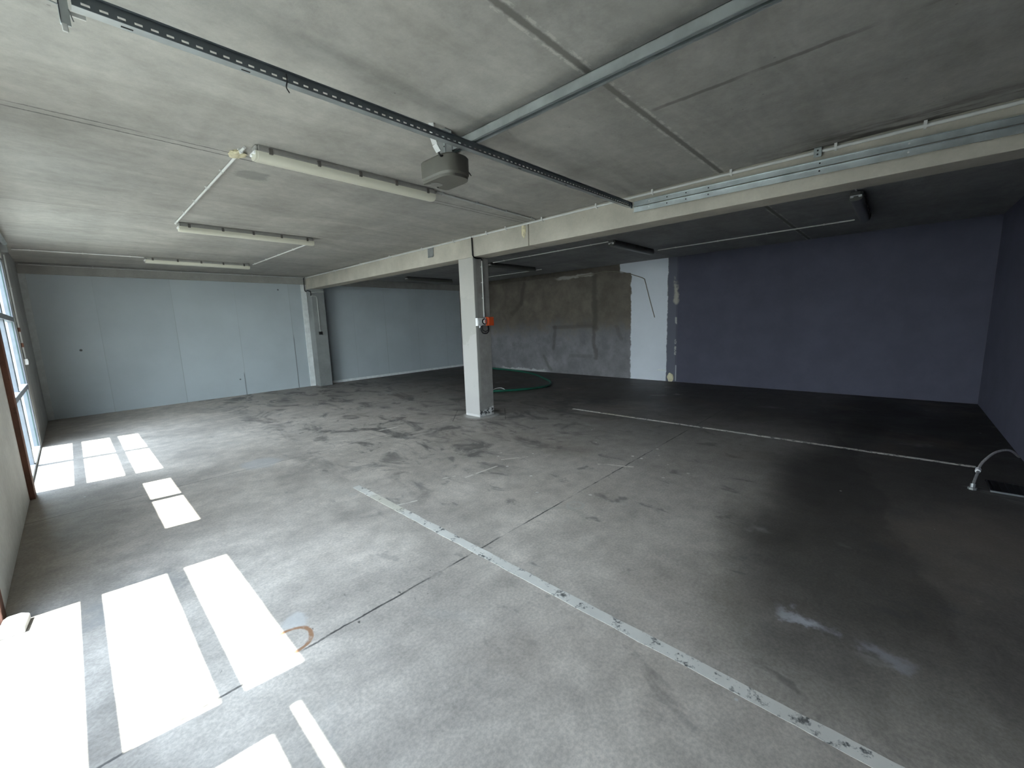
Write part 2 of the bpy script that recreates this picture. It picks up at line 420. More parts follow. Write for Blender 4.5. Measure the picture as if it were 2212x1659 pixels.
def mat_rear_wall():
    n = NT('rear_wall_mixed_finish')
    y, z = n.y, n.z
    mid = n.noise(2.2, detail=6, rough=.65)
    big = n.noise(.7, detail=5)
    sml = n.noise(12, detail=4, rough=.7)
    ed = n.mul(n.sub(n.noise(5, detail=5, rough=.65), .5), .14)
    # bare render, brownish above, greyer below
    c = n.mix(n.ramp(n.add(z, n.mul(n.sub(mid, .5), 1.3)), 1.65, 1.05), (.155, .135, .112), (.21, .205, .215))
    c = n.tint(c, n.ramp(mid, .28, .72, .78, 1.16))
    c = n.tint(c, n.ramp(big, .3, .7, .86, 1.12))
    c = n.tint(c, n.ramp(sml, .3, .7, .94, 1.05))
    dark = (.075, .07, .06)
    wq = n.mul(n.sub(n.noise(3.5, detail=4), .5), .22)
    for a, b, w, amt in (((-5.72, 2.75), (-5.74, 1.35), .085, .75), ((-5.66, 1.35), (-5.76, .50), .05, .6),
                         ((-3.15, 2.75), (-3.02, 2.15), .07, .6), ((-3.02, 2.15), (-2.62, 1.85), .08, .45),
                         ((-4.30, 1.38), (-5.70, 1.40), .05, .45), ((-4.35, 1.38), (-4.30, .75), .06, .5),
                         ((-5.2, 1.45), (-5.6, 1.45), .07, .4), ((-4.9, .55), (-5.6, .55), .05, .3), ((-3.9, .5), (-4.15, .1), .05, .45),
                         ((-6.4, 1.35), (-6.55, 1.05), .06, .35)):
        c = n.over(c, n.seg(a, b, w, .6, wq, u=y, v=z), dark, amt)
    # old smear of white filler under the ceiling and along the foot
    pl = n.mul(n.ramp(n.abs(n.sub(n.add(z, n.mul(n.sub(n.noise(4, detail=4), .5), .16)), 2.80)), .02, .05, 1, 0), n.mul(n.ramp(y, -4.3, -4.6), n.ramp(y, -5.75, -5.6)))
    c = n.over(c, pl, (.50, .48, .44), .6)
    pl = n.mul(n.ramp(n.add(z, n.mul(n.sub(n.noise(7, detail=3), .5), .2)), .09, .05), n.mul(n.ramp(y, -1.9, -2.3), n.ramp(y, -4.1, -3.8)))
    c = n.over(c, pl, (.60, .60, .60), .7)
    top = n.ramp(n.add(z, n.mul(n.sub(mid, .5), .1)), 2.83, 2.87)
    c = n.over(c, n.mul(top, n.ramp(y, -5.9, -5.6)), n.tint(c, .6), .7)
    # strip of white paint
    yl = n.add(n.add(y, ed), n.mul(n.ramp(z, 2.72, 2.76), -.32))
    strip = n.mul(n.ramp(yl, -6.80, -6.83), n.ramp(n.add(y, n.mul(ed, .6)), -7.79, -7.76))
    wc = n.tint((.67, .70, .76), n.ramp(big, .3, .7, .94, 1.05))
    wc = n.over(wc, n.mul(n.ramp(n.voronoi(6), .035, .06, 1, 0), n.ramp(n.noise(1.5, detail=2), .5, .6)), (.25, .25, .25), .7)
    c = n.mix(strip, c, wc)
    # slate blue paint
    bl = n.ramp(n.add(y, n.mul(ed, .6)), -7.76, -7.79)
    bc = n.tint((.090, .090, .125), n.ramp(mid, .3, .7, .93, 1.07))
    bc = n.over(bc, n.ramp(y, -8.03, -8.0), (.15, .155, .19), .7)
    bc = n.over(bc, n.line(y, -8.0, .012), (.075, .077, .10), .6)
    bc = n.over(bc, n.mul(n.seg((-7.955, 2.50), (-7.985, 1.92), .045, .7, n.mul(ed, 1.1), u=y, v=z), n.ramp(mid, .40, .50)), (.50, .47, .40), .85)
    for a, b in ((.95, 1.02), (.68, .85), (1.4, 1.55)):
        bc = n.over(bc, n.mul(n.seg((-7.985, a), (-7.985, b), .022, .4, n.mul(ed, .3), u=y, v=z), n.ramp(sml, .40, .48)), (.55, .54, .50), .7)
    bc = n.over(bc, n.seg((-8.01, .03), (-8.01, .40), .014, .3, u=y, v=z), (.48, .49, .52), .7)
    c = n.mix(bl, c, bc)
    return n.finish(c, .75, .25, bump=n.add(mid, n.mul(sml, .3)), bump_s=.12, bump_d=.01)

def mat_blue_wall():
    n = NT('slate_blue_paint')
    c = n.tint((.090, .090, .125), n.ramp(n.noise(2.0, detail=5), .3, .7, .92, 1.08))
    return n.finish(c, .6, .3)

def mat_window_wall():
    n = NT('window_wall_render')
    c = n.tint((.78, .78, .76), n.ramp(n.noise(1.4, detail=6, rough=.6), .3, .7, .88, 1.1))
    c = n.tint(c, n.ramp(n.noise(20, detail=3), .3, .7, .96, 1.04))
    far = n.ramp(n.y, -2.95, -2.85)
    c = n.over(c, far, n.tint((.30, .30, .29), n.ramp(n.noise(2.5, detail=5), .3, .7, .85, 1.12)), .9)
    return n.finish(c, .8, .25)

def mat_glass():
    n = NT('window_glass')
    t = n.t.nodes.new('ShaderNodeBsdfTransparent'); t.inputs[0].default_value = (.90, .955, .965, 1)
    g = n.t.nodes.new('ShaderNodeBsdfGlossy'); g.inputs['Roughness'].default_value = .02
    lw = n.t.nodes.new('ShaderNodeLayerWeight'); lw.inputs[0].default_value = .25
    f = n.ramp(lw.outputs['Fresnel'], 0, 1, .02, .10)
    mx = n.t.nodes.new('ShaderNodeMixShader')
    n.t.links.new(f, mx.inputs[0]); n.t.links.new(t.outputs[0], mx.inputs[1]); n.t.links.new(g.outputs[0], mx.inputs[2])
    n.t.links.new(mx.outputs[0], n.out.inputs[0])
    return n.m

def mat_rust():
    n = NT('rusty_red_post')
    a = n.noise(7, n.scale(n.pos, (1, 1, .5)), 6, .65)
    c = n.mix(n.ramp(a, .35, .65), (.20, .095, .068), (.135, .072, .054))
    c = n.over(c, n.ramp(n.noise(18, detail=4), .60, .68), (.10, .055, .04), .7)
    return n.finish(c, .8, .2)

def mat_paint_line(name, wear):
    n = NT(name)
    w = n.noise(9, detail=6, rough=.72)
    w2 = n.noise(38, detail=3, rough=.7)
    f = n.ramp(n.add(n.mul(w, .7), n.mul(w2, .3)), wear, wear+.10)
    c = n.mix(f, (.15, .145, .14), n.tint((.80, .765, .71), n.ramp(n.noise(2.2, detail=4), .3, .7, .86, 1.08)))
    yel = n.mul(n.ramp(n.y, -8.30, -8.42), n.ramp(n.y, -8.95, -8.80))
    c = n.over(c, yel, (.62, .56, .42), .45)
    return n.finish(c, .75, .25)

M = dict(
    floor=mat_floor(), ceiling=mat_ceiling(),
    beam=mat_concrete('beam_concrete', (.50, .465, .40)),
    ledger=mat_concrete('ledger_beam_concrete', (.34, .335, .315)),
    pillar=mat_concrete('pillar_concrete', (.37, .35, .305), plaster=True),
    pilaster=mat_concrete('pilaster_concrete', (.26, .27, .27)),
    white=mat_white_wall(), rear=mat_rear_wall(), blue=mat_blue_wall(), winwall=mat_window_wall(),
    glass=mat_glass(), rust=mat_rust(),
    frame=plain('window_frame_grey', (.16, .175, .20), .45, .4),
    frame_light=plain('window_frame_pale', (.52, .54, .55), .45, .4),
    seal=plain('window_seal_green', (.05, .10, .095), .5, .4),
    galv=plain('galvanised_steel', (.50, .54, .55), .38, .5, .75, .14, 5),
    galv_dark=plain('slotted_angle_steel', (.13, .15, .165), .45, .5, .55, .15, 6),
    steel=plain('grey_bracket_steel', (.30, .31, .31), .5, .4, .5),
    pvc=plain('white_conduit_plastic', (.68, .68, .66), .45, .4, vary=.05),
    pvc_grey=plain('grey_conduit_plastic', (.50, .51, .50), .5, .4, vary=.06),
    lamp_body=plain('lamp_housing_grey', (.36, .35, .33), .5, .4, vary=.06),
    lamp_lens=plain('lamp_diffuser_cream', (.70, .68, .58), .32, .5, vary=.04, scale=3),
    lamp_lens_dark=plain('lamp_diffuser_dark', (.13, .13, .12), .30, .5, vary=.05, scale=3),  # darker lens and housing for the rear-bay lamps
    lamp_body_dark=plain('lamp_housing_dark', (.10, .10, .095), .5, .4, vary=.06),
    lamp_clip=plain('lamp_clip_dark', (.12, .11, .10), .5, .4),
    lamp_tip=plain('lamp_clip_white', (.80, .80, .80), .35, .5),
    motor=plain('opener_shell_brown_grey', (.12, .115, .10), .48, .4, vary=.05),
    motor_lens=plain('opener_light_cover', (.22, .215, .20), .4, .4),
    white_plastic=plain('white_plastic', (.80, .80, .80), .4, .4, vary=.03),
    orange=plain('orange_plastic', (.62, .085, .022), .45, .4, vary=.06),
    red=plain('red_plastic', (.45, .05, .03), .45, .4),
    black=plain('black_rubber', (.018, .018, .02), .55, .3),
    brass=plain('brushed_cord', (.22, .20, .16), .6, .3),
    hose=plain('green_hose_rubber', (.012, .11, .07), .45, .45),
    foam=plain('cream_expanding_foam', (.66, .60, .42), .85, .2, vary=.14, scale=30),
    styro=plain('white_block_foam', (.86, .87, .87), .8, .2, vary=.03),
    drain=plain('black_drain_steel', (.018, .018, .02), .5, .4, .3),
    braid=plain('braided_steel_hose', (.52, .50, .49), .4, .5, .5, .2, 90),
    skirt=plain('pale_skirting', (.76, .79, .79), .6, .3),
    skirt_dull=plain('dull_grey_strip', (.50, .53, .535), .6, .3),
    yard=plain('outdoor_paving', (.26, .26, .235), .9, .2, vary=.1, scale=1),
    line_near=mat_paint_line('near_line_paint', .38), line_far=mat_paint_line('far_line_paint', .40),
)

# ------------------------------------------------------------------ the setting
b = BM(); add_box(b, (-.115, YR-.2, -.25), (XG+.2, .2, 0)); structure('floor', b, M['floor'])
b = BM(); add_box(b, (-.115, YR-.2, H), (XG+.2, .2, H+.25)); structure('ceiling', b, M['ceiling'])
b = BM(); add_box(b, (-.115, 0, 0), (XG+.2, .2, H)); structure('wall_back', b, M['white'])
b = BM(); add_box(b, (XG, YR, 0), (XG+.2, 0, H)); structure('wall_right', b, M['rear'])
b = BM(); add_box(b, (-.115, YR-.2, 0), (XG+.2, YR, H)); structure('wall_front', b, M['blue'])

# window wall: piers, sills and heads around four openings (one mesh)
T = -.115
HEAD = 2.69
op = [(-2.80, -5.52, 0, HEAD), (-5.92, -7.56, 1.89, HEAD), (-8.22, -9.86, 0, HEAD), (-9.98, -10.95, 0, 2.47)]
b = BM()
ycur = 0.0
for (ya, yb, z0, z1) in op:
    add_box(b, (T, ya, 0), (0, ycur, H))
    if z0 > 0: add_box(b, (T, yb, 0), (0, ya, z0))
    add_box(b, (T, yb, z1), (0, ya, H))
    ycur = yb
add_box(b, (T, YR, 0), (0, ycur, H))
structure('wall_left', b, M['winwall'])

def window(idx, ya, yb, z0, z1, mull=(), bars=(), rail=.045, sill=.035, mw=.055):
    """ya > yb ; frame inside the opening, glazing in the middle of it"""
    xa, xb = -.075, -.008
    root = BM()
    add_box(root, (xa, yb, z0), (xb, yb+rail, z1), .004, 1)
    add_box(root, (xa, ya-rail, z0), (xb, ya, z1), .004, 1)
    add_box(root, (xa, yb+rail, z1-rail), (xb, ya-rail, z1), .004, 1)
    add_box(root, (xa, yb+rail, z0), (xb, ya-rail, z0+sill), .004, 1)
    w = structure('window_%d' % idx, root, M['frame'])
    for zb_ in bars:
        q = BM(); add_box(q, (xa, yb+rail, zb_-.033), (xb+.004, ya-rail, zb_+.033), .004, 1)
        obj('transom', q, M['frame'], w)
    for ym in mull:
        q = BM(); add_box(q, (-.060, ym-mw, z0+sill), (-.020, ym+mw, z1-rail), .003, 1)
        obj('mullion', q, M['frame'], w)
    q = BM(); add_box(q, (-.045, yb+rail-.004, z0+sill-.004), (-.037, ya-rail+.004, z1-rail+.004))
    obj('pane', q, M['glass'], w)
    for yy in (yb+rail, ya-rail-.008):
        q = BM(); add_box(q, (-.036, yy, z0+sill), (-.028, yy+.008, z1-rail))
        obj('seal', q, M['seal'], w)
    return w
window(1, -2.80, -5.52, 0, HEAD, mull=(-4.10,), bars=(.92, 1.86))
window(2, -5.92, -7.56, 1.89, HEAD, mull=(-6.66,), mw=.04)
window(3, -8.22, -9.86, 0, HEAD, bars=(.92, 1.86))
# glazed side door next to the camera
b = BM()
for ya, yb, za, zb_ in ((-10.03, -9.98, 0, 2.47), (-10.95, -10.90, 0, 2.47), (-10.90, -10.03, 2.42, 2.47), (-10.90, -10.03, 2.07, 2.15),
                        (-10.12, -10.03, .02, 2.07), (-10.90, -10.81, .02, 2.07), (-10.81, -10.12, .02, .14)):
    add_box(b, (-.075, yb if yb < ya else ya, za), (-.008, ya if yb < ya else yb, zb_), .003, 1)
d1 = structure('door_1', b, M['frame'])
b = BM(); add_box(b, (-.045, -10.82, .13), (-.037, -10.11, 2.08)); add_box(b, (-.045, -10.91, 2.14), (-.037, -10.02, 2.43))
obj('pane', b, M['glass'], d1)

# reddish jamb posts at both ends of the solid pier
b = BM(); add_box(b, (-.03, -5.72, 0), (.039, -5.55, H), .003, 1)
tag(obj('jamb_post', b, M['rust']), 'rusty red post lining the near jamb of the tall far window', 'post', 'rusty posts on the window wall')
b = BM(); add_box(b, (-.03, -8.36, 0), (.012, -8.235, H), .003, 1)
tag(obj('jamb_post', b, M['rust']), 'rusty red post at the left edge of the photo beside the small white block', 'post', 'rusty posts on the window wall')

# concrete frame of the building
b = BM()
add_box(b, (0, -.05, 2.775), (XB0, .0, H), .006, 1)
tag(obj('ledger_beam', b, M['ledger']), 'grey concrete ledger beam above the white panel wall left of the main beam', 'beam', 'concrete beams')
b = BM()
add_box(b, (XB1, -.05, 2.775), (XG, .0, H), .006, 1)
tag(obj('ledger_beam', b, M['ledger']), 'grey concrete ledger beam above the white wall in the dark bay behind the pillar', 'beam', 'concrete beams')
b = BM(); add_box(b, (XB0, -8.008, ZB), (XB1-.045, -.0, H), .008, 2)
tag(obj('ceiling_beam', b, M['beam']), 'pale concrete beam segment running from the pillar head to the white wall', 'beam', 'concrete beams')
b = BM(); add_box(b, (XB0, YR, ZB), (XB1-.045, -8.020, H), .008, 2)
tag(obj('ceiling_beam', b, M['beam']), 'pale concrete beam segment on the right carrying the pair of steel tracks', 'beam', 'concrete beams')
b = BM(); add_box(b, (XB0, -6.828, 0), (XB1, -6.463, ZB), .010, 2)
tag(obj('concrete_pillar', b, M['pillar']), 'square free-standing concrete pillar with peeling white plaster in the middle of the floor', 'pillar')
b = BM(); add_box(b, (XB0, -.33, 0), (XB1, 0, ZB), .008, 2)
tag(obj('concrete_pilaster', b, M['pilaster']), 'dark grey concrete pilaster against the white wall under the far beam end', 'pillar')
b = BM(); add_box(b, (4.93, -.028, 0), (5.068, 0, 2.775), .003, 1)
tag(obj('cover_strip', b, M['skirt']), 'pale vertical cover strip between white panels and dark pilaster', 'trim')
b = BM(); add_box(b, (0.0, -.028, 0), (.09, 0, 2.775), .003, 1)
tag(obj('cover_strip', b, M['skirt_dull']), 'pale vertical cover strip where the white panels meet the window wall', 'trim')
b = BM(); add_box(b, (XB1, -.022, 0), (XG, 0, .07), .003, 1); structure('baseboard_back', b, M['skirt'])

# outside: paving and the eave of the flat roof
b = BM(); add_box(b, (-40, -45, -.30), (-.115, 30, -.06)); structure('ground_outside', b, M['yard'])

# ------------------------------------------------------------------ parking lines
def strip(name, x0, y0, x1, y1, w, mat, label, z=.0014, n=90, fade=0.0):
    b = BM(); rows = []
    for i in range(n+1):
        t = i/n
        x = x0+(x1-x0)*t; y = y0+(y1-y0)*t
        e1 = mnoise.noise(Vector((y*6, 3.3, 0)))*.006+mnoise.noise(Vector((y*23, 8.3, 0)))*.003
        e2 = mnoise.noise(Vector((y*6, 13.3, 0)))*.006+mnoise.noise(Vector((y*23, 18.3, 0)))*.003
        rows.append([b.verts.new((x-w/2+e1, y, z)), b.verts.new((x+w/2+e2, y, z)),
                     b.verts.new((x+w/2+e2, y, z-.0012)), b.verts.new((x-w/2+e1, y, z-.0012))])
    for a, c in zip(rows, rows[1:]):
        for k in range(4): b.faces.new((a[k], a[(k+1) % 4], c[(k+1) % 4], c[k]))
    b.faces.new(rows[0]); b.faces.new(rows[-1][::-1])
    return tag(obj(name, b, mat), label, 'floor line', 'painted lines on the floor')
strip('floor_line', 2.262, -8.02, 2.235, YR+.02, .072, M['line_near'], 'long worn white painted line crossing the floor in the foreground')
strip('floor_line', 6.53, -7.72, 6.50, -12.60, .062, M['line_far'], 'thin white painted line on the dark floor right of the pillar')

# ------------------------------------------------------------------ lamps
def make_lamp(label, group, dark=''):
    """fluorescent batten, 1.65 m along x, origin at its left end on the ceiling"""
    L = 1.65
    t = thing('fluorescent_lamp', label, 'lamp', group=group)
    b = BM()
    add_prism(b, [(-.052, 0), (.052, 0), (.062, -.018), (.066, -.050), (-.066, -.050), (-.062, -.018)], 0.02, L-.02, 'x')
    add_box(b, (.0, -.045, -.046), (.022, .045, -.004), .008)
    add_box(b, (L-.022, -.045, -.046), (L, .045, -.004), .008)
    for k in range(2):
        add_box(b, (.02, -.068, -.034-.010*k), (L-.02, .068, -.030-.010*k))
    obj('housing', b, M['lamp_body'+dark], t)
    b = BM()
    prof = [(-.064, -.050), (.064, -.050)]+[(.064*math.cos(a)**.7 if math.cos(a) > 0 else -.064*(-math.cos(a))**.7, -.054-.056*math.sin(a)**.8) for a in [math.pi*k/14 for k in range(1, 14)]]
    add_prism(b, prof, 0.012, L-.012, 'x', smooth=True)
    for x0, x1 in ((-.004, .014), (L-.014, L+.004)):
        add_prism(b, [(y*.93, z*.985) for y, z in prof], x0, x1, 'x', smooth=True)
    obj('diffuser', b, M['lamp_lens'+dark], t)
    for k in range(5):
        xk = .10+k*(L-.20)/4
        for s in (-1, 1):
            b = BM(); add_box(b, (xk-.014, s*.066-.006, -.060), (xk+.014, s*.066+.006, -.014), .003, 1)
            obj('clip', b, M['lamp_clip'], t)
    b = BM()
    for yy in (-.038, .038):
        add_box(b, (-.014, yy-.016, -.072), (.004, yy+.016, -.050), .004, 1)
    add_box(b, (-.010, -.052, -.056), (.004, .052, -.047), .002, 1)
    obj('end_clip', b, M['lamp_tip'], t)
    return t
def dup(root, loc, label):
    r = root.copy(); COL.objects.link(r); r.location = loc; r['label'] = label
    for ch in list(root.children):
        c = ch.copy(); COL.objects.link(c); c.parent = r
    return r
G = 'fluorescent lamps on the ceiling'
lampsets = [((1.615, -8.245, H), 'nearest and largest cream fluorescent lamp on the ceiling beside the door opener'),
            ((1.615, -5.14, H), 'middle of the three cream fluorescent lamps in the bright left bay'),
            ((1.615, -1.82, H), 'farthest cream fluorescent lamp in the left bay near the white wall'),
            ((7.32, -8.04, H), 'unlit lamp with white end clips above the strip of white wall paint'),
            ((7.40, -4.80, H), 'dark lamp just right of the pillar head in the rear bay'),
            ((7.34, -1.44, H), 'dark lamp just left of the pillar in the rear bay'),
            ((6.95, -11.44, H-.012), 'lamp seen end-on with two white clips on the dark ceiling at the right')]
lamp0 = make_lamp(lampsets[0][1], G); lamp0.location = lampsets[0][0]
for loc, lab in lampsets[1:3]: dup(lamp0, loc, lab)
lamp1 = make_lamp(lampsets[3][1], G, '_dark'); lamp1.location = lampsets[3][0]
for loc, lab in lampsets[4:]: dup(lamp1, loc, lab)

# ------------------------------------------------------------------ conduits
def conduit(label, pts, clips, r=.0105, up=(0, 0, 1), mat='pvc', name='electrical_conduit', clip_mat='pvc', cat='conduit', group='surface conduits', tab=None):
    """a pipe with saddle clips; clips are points along it, up = direction of the surface it is fixed to"""
    t = thing(name, label, cat, pts[0], group=group)
    o = Vector(pts[0]); u = Vector(up)
    b = BM(); add_tube(b, [Vector(p)-o for p in pts], r, 10)
    obj('pipe', b, M[mat], t)
    for c in clips:
        c = Vector(c)-o
        d = None
        for a, e in zip(pts, pts[1:]):
            d = (Vector(e)-Vector(a)).normalized()
            break
        b = BM()
        add_tube(b, [c-d*.009, c+d*.009], r*1.45, 10)
        w = d.cross(u).normalized()
        s = c+u*(r*.4)
        lo = Vector([min((s-d*.009-w*.022)[i], (s+d*.009+w*.022+u*(.0125-r*.4+r*.6))[i]) for i in range(3)])
        hi = Vector([max((s-d*.009-w*.022)[i], (s+d*.009+w*.022+u*(.0125-r*.4+r*.6))[i]) for i in range(3)])
        hi = Vector([max(hi[i], lo[i]+.004) for i in range(3)])
        add_box(b, lo, hi)
        if tab:
            add_box(b, (c.x-.022, c.y-.010, c.z), (c.x-.014, c.y+.010, c.z+tab))
        obj('clip', b, M[clip_mat], t)
    return t
ZC = H-.0125
def lin(a, c, n, e=.12):
    a, c = Vector(a), Vector(c)
    return [a+(c-a)*(e+(1-2*e)*k/max(1, n-1)) for k in range(n)]
conduit('white conduit on the ceiling joining the left ends of the two nearest lamps', [(1.57, -8.20, ZC), (1.59, -5.12, ZC)], lin((1.57, -8.20, ZC), (1.59, -5.12, ZC), 6, .03))
conduit('white conduit on the ceiling from the middle lamp to the farthest lamp', [(3.36, -4.95, ZC), (3.335, -1.86, ZC)], lin((3.36, -4.95, ZC), (3.335, -1.86, ZC), 5, .05))
conduit('white conduit from the farthest left-bay lamp to the window wall', [(1.60, -1.87, ZC), (.06, -1.80, ZC)], lin((1.6, -1.87, ZC), (.06, -1.80, ZC), 3))
conduit('pale conduit on the ceiling from the nearest lamp to the beam', [(3.30, -8.265, ZC), (5.03, -8.165, ZC)], lin((3.30, -8.265, ZC), (5.03, -8.165, ZC), 4, .05), mat='pvc_grey', clip_mat='pvc_grey')
yb = [-11.95+.0, -11.42, -10.62, -9.83, -9.12, -8.28, -7.6, -7.19, -6.4, -5.5, -4.4, -3.2, -1.9, -12.5]
conduit('long white conduit along the top edge of the concrete beam', [(XB0-.0155, YR+.03, 2.945), (XB0-.0155, -.10, 2.948)], [(XB0-.0155, y, 2.946) for y in yb], up=(1, 0, 0), r=.014, tab=.032)
conduit('white conduit in the rear bay from pillar head to the lamp over the white paint', [(7.44, -4.90, ZC), (7.36, -7.96, ZC)], lin((7.44, -4.90, ZC), (7.36, -7.96, ZC), 4))
conduit('white conduit on the dark ceiling leading to the lamp at the right', [(9.10, -8.12, ZC), (8.95, -11.30, ZC)], lin((9.10, -8.12, ZC), (8.95, -11.30, ZC), 4))
conduit('thin conduit on the rear bay ceiling seen right of the pillar above the bare wall', [(9.46, -1.55, ZC), (9.46, -4.72, ZC)], lin((9.46, -1.55, ZC), (9.46, -4.72, ZC), 3))
conduit('short grey conduit on the ceiling behind the lamp at the right', [(6.92, -11.44, ZC), (5.40, -11.44, ZC)], [(6.2, -11.44, ZC)], mat='pvc_grey', clip_mat='pvc_grey')
conduit('white vertical conduit down the right face of the pillar to the switches', [(5.253, -6.8405, 2.64), (5.253, -6.8405, 1.69)], [(5.253, -6.8405, z) for z in (2.5, 2.25, 2.0)], up=(0, 1, 0))
conduit('pale conduit along the top of the ledger beam over the white wall', [(.03, -.0625, 2.94), (5.02, -.0625, 2.95)], [(x, -.0625, 2.945) for x in (1.0, 2.4, 3.8)], up=(0, 1, 0), mat='pvc_grey', clip_mat='pvc_grey')
conduit('grey conduit running down the window wall to the small white box', [(.0125, -2.68, 2.76), (.0125, -2.68, 1.30)], [(.0125, -2.68, 2.3)], up=(-1, 0, 0), mat='pvc_grey', clip_mat='pvc_grey')
pp = smooth_path([(5.075, -.342, 2.46), (5.15, -.342, 2.46), (5.19, -.342, 2.44), (5.205, -.342, 2.38)], 5)+[Vector((5.205, -.342, 1.50))]
conduit('bent pale conduit down the dark pilaster to a black socket', pp, [], r=.011, up=(0, 1, 0), mat='pvc_grey')
conduit('short horizontal conduit across the head of the dark pilaster', [(5.06, -.3425, 2.545), (5.41, -.3425, 2.58)], [], up=(0, 1, 0), mat='pvc_grey')
pp = [(5.02, -.0625, 2.95), (5.02, -.0625, 2.62), (5.035, -.20, 2.60), (5.05, -.345, 2.56), (5.05, -.345, 2.46)]
b = BM(); add_tube(b, smooth_path(pp, 6), .011, 8)
tag(obj('cable', b, M['black']), 'black cable bundle at the corner where the beam meets the white wall', 'cable')
b = BM(); add_box(b, (5.165, -.375, 1.42), (5.25, -.331, 1.50), .006)
s = obj('socket_box', b, M['black']); tag(s, 'small black socket box on the dark pilaster', 'socket')
b = BM(); add_box(b, (5.18, -.378, 1.437), (5.235, -.374, 1.485), .002, 1); obj('cover', b, M['drain'], s)
b = BM(); add_box(b, (0, -2.73, 1.215), (.035, -2.63, 1.30), .006)
s = obj('switch_box', b, M['white_plastic']); tag(s, 'small white switch box on the window wall near the far corner', 'switch')
b = BM(); add_box(b, (.034, -2.71, 1.235), (.039, -2.65, 1.28), .002, 1); obj('rocker', b, M['skirt'], s)
for z0, lab in ((1.50, 'lower orange tape mark on the window wall conduit'), (1.72, 'upper orange tape mark on the window wall conduit')):
    b = BM(); add_tube(b, [(.0125, -2.68, z0-.03), (.0125, -2.68, z0+.03)], .0135, 12)
    tag(obj('tape_band', b, M['rust']), lab, 'tape', 'orange tape marks')
# steel tube over the tall window and its end bracket
b = BM(); add_tube(b, [(.045, -5.5, 2.905), (.045, -2.75, 2.905)], .028, 14)
s = obj('curtain_tube', b, M['galv']); tag(s, 'grey metal tube above the tall window at the left edge', 'tube')
b = BM(); add_box(b, (0, -2.80, 2.79), (.065, -2.70, 2.95), .005); obj('end_bracket', b, M['steel'], s)

# foam blobs
def blob(label, loc, sc, seed):
    b = BM(); bmesh.ops.create_icosphere(b, subdivisions=4, radius=1)
    for v in b.verts:
        k = 1+.35*mnoise.noise(v.co*1.6+Vector((seed, 0, 0)))+.15*mnoise.noise(v.co*4+Vector((0, seed, 0)))
        v.co = Vector((v.co.x*sc[0]*k, v.co.y*sc[1]*k, v.co.z*sc[2]*k))
    for f in b.faces: f.smooth = True
    o = obj('foam_blob', b, M['foam']); o.location = loc
    return tag(o, label, 'foam', 'expanding foam blobs')
blob('cream foam blob sealing the conduit on the ceiling beside the nearest lamp', (1.565, -8.02, H-.012), (.055, .075, .018), 1)
blob('cream foam streak on the beam face beside the beam joint', (XB0-.004, -7.93, 2.86), (.014, .040, .085), 4)
blob('yellow foam lump at the foot of the rear wall right of the white paint', (XG-.01, -7.885, .10), (.03, .075, .11), 9)

# black cable from beam to pillar
b = BM()
add_tube(b, smooth_path([(XB0-.018, -6.842, 2.958), (XB0-.018, -6.845, 2.90), (XB0-.016, -6.846, 2.72), (XB0-.012, -6.846, 2.665), (XB0+.03, -6.846, 2.635), (5.16, -6.846, 2.628), (5.235, -6.846, 2.632), (5.253, -6.845, 2.60)], 6), .0115, 8)
tag(obj('cable', b, M['black']), 'black cable stepping from the beam top down onto the pillar', 'cable')

# ------------------------------------------------------------------ pillar switches
YP = -6.828
s = thing('socket_box', 'white socket box on the right face of the pillar', 'socket', (5.115, YP, 1.61))
b = BM(); add_box(b, (-.05, -.055, -.065), (.05, 0, .065), .006); obj('box_body', b, M['white_plastic'], s)
b = BM(); add_box(b, (-.038, -.060, -.05), (.038, -.054, .035), .003, 1); obj('flap', b, M['skirt'], s)
b = BM(); add_cyl(b, (.022, -.028, -.062), (0, 0, -1), .012, .035, 12); obj('cable_gland', b, M['white_plastic'], s)
s = thing('rotary_switch', 'round red and black rotary switch between the white and orange boxes', 'switch', (5.222, YP, 1.615))
b = BM(); add_box(b, (-.05, -.045, -.06), (.05, 0, .06), .008); obj('box_body', b, M['white_plastic'], s)
b = BM(); add_cyl(b, (0, -.044, 0), (0, -1, 0), .050, .012, 24); obj('dial_plate', b, M['black'], s)
b = BM(); add_cyl(b, (0, -.056, 0), (0, -1, 0), .034, .014, 24); dial = obj('dial', b, M['white_plastic'], s)
b = BM(); add_box(b, (-.008, -.083, -.028), (.008, -.069, .028), .004, 1); obj('knob', b, M['red'], dial)
s = thing('junction_box', 'orange junction box on the right edge of the pillar', 'junction box', (5.352, YP, 1.615))
b = BM(); add_box(b, (-.070, -.075, -.072), (.068, 0, .072), .008); obj('box_body', b, M['orange'], s)
b = BM(); add_box(b, (-.060, -.084, -.062), (.058, -.074, .062), .005, 1); lid = obj('lid', b, M['orange'], s)
for xx in (-.050, .048):
    for zz in (-.052, .052):
        b = BM(); add_cyl(b, (xx, -.083, zz), (0, -1, 0), .005, .004, 10); obj('screw', b, M['red'], lid)
for k, (x0, x1, zl, lab) in enumerate(((5.137, 5.33, 1.415, 'outer black cable loop hanging under the pillar switches'), (5.165, 5.30, 1.445, 'inner black cable loop hanging under the pillar switches'))):
    yk = YP-.03-.012*k
    b = BM()
    add_tube(b, smooth_path([(x0, yk, 1.535 if k == 0 else 1.56), (x0+.005, yk-.01, 1.48), (x0+.04, yk-.014, zl+.012), ((x0+x1)/2, yk-.015, zl), (x1-.04, yk-.014, zl+.012), (x1-.005, yk-.01, 1.48), (x1, yk, 1.548)], 6), .0085, 8)
    tag(obj('cable_loop', b, M['black']), lab, 'cable', 'cable loops on the pillar')

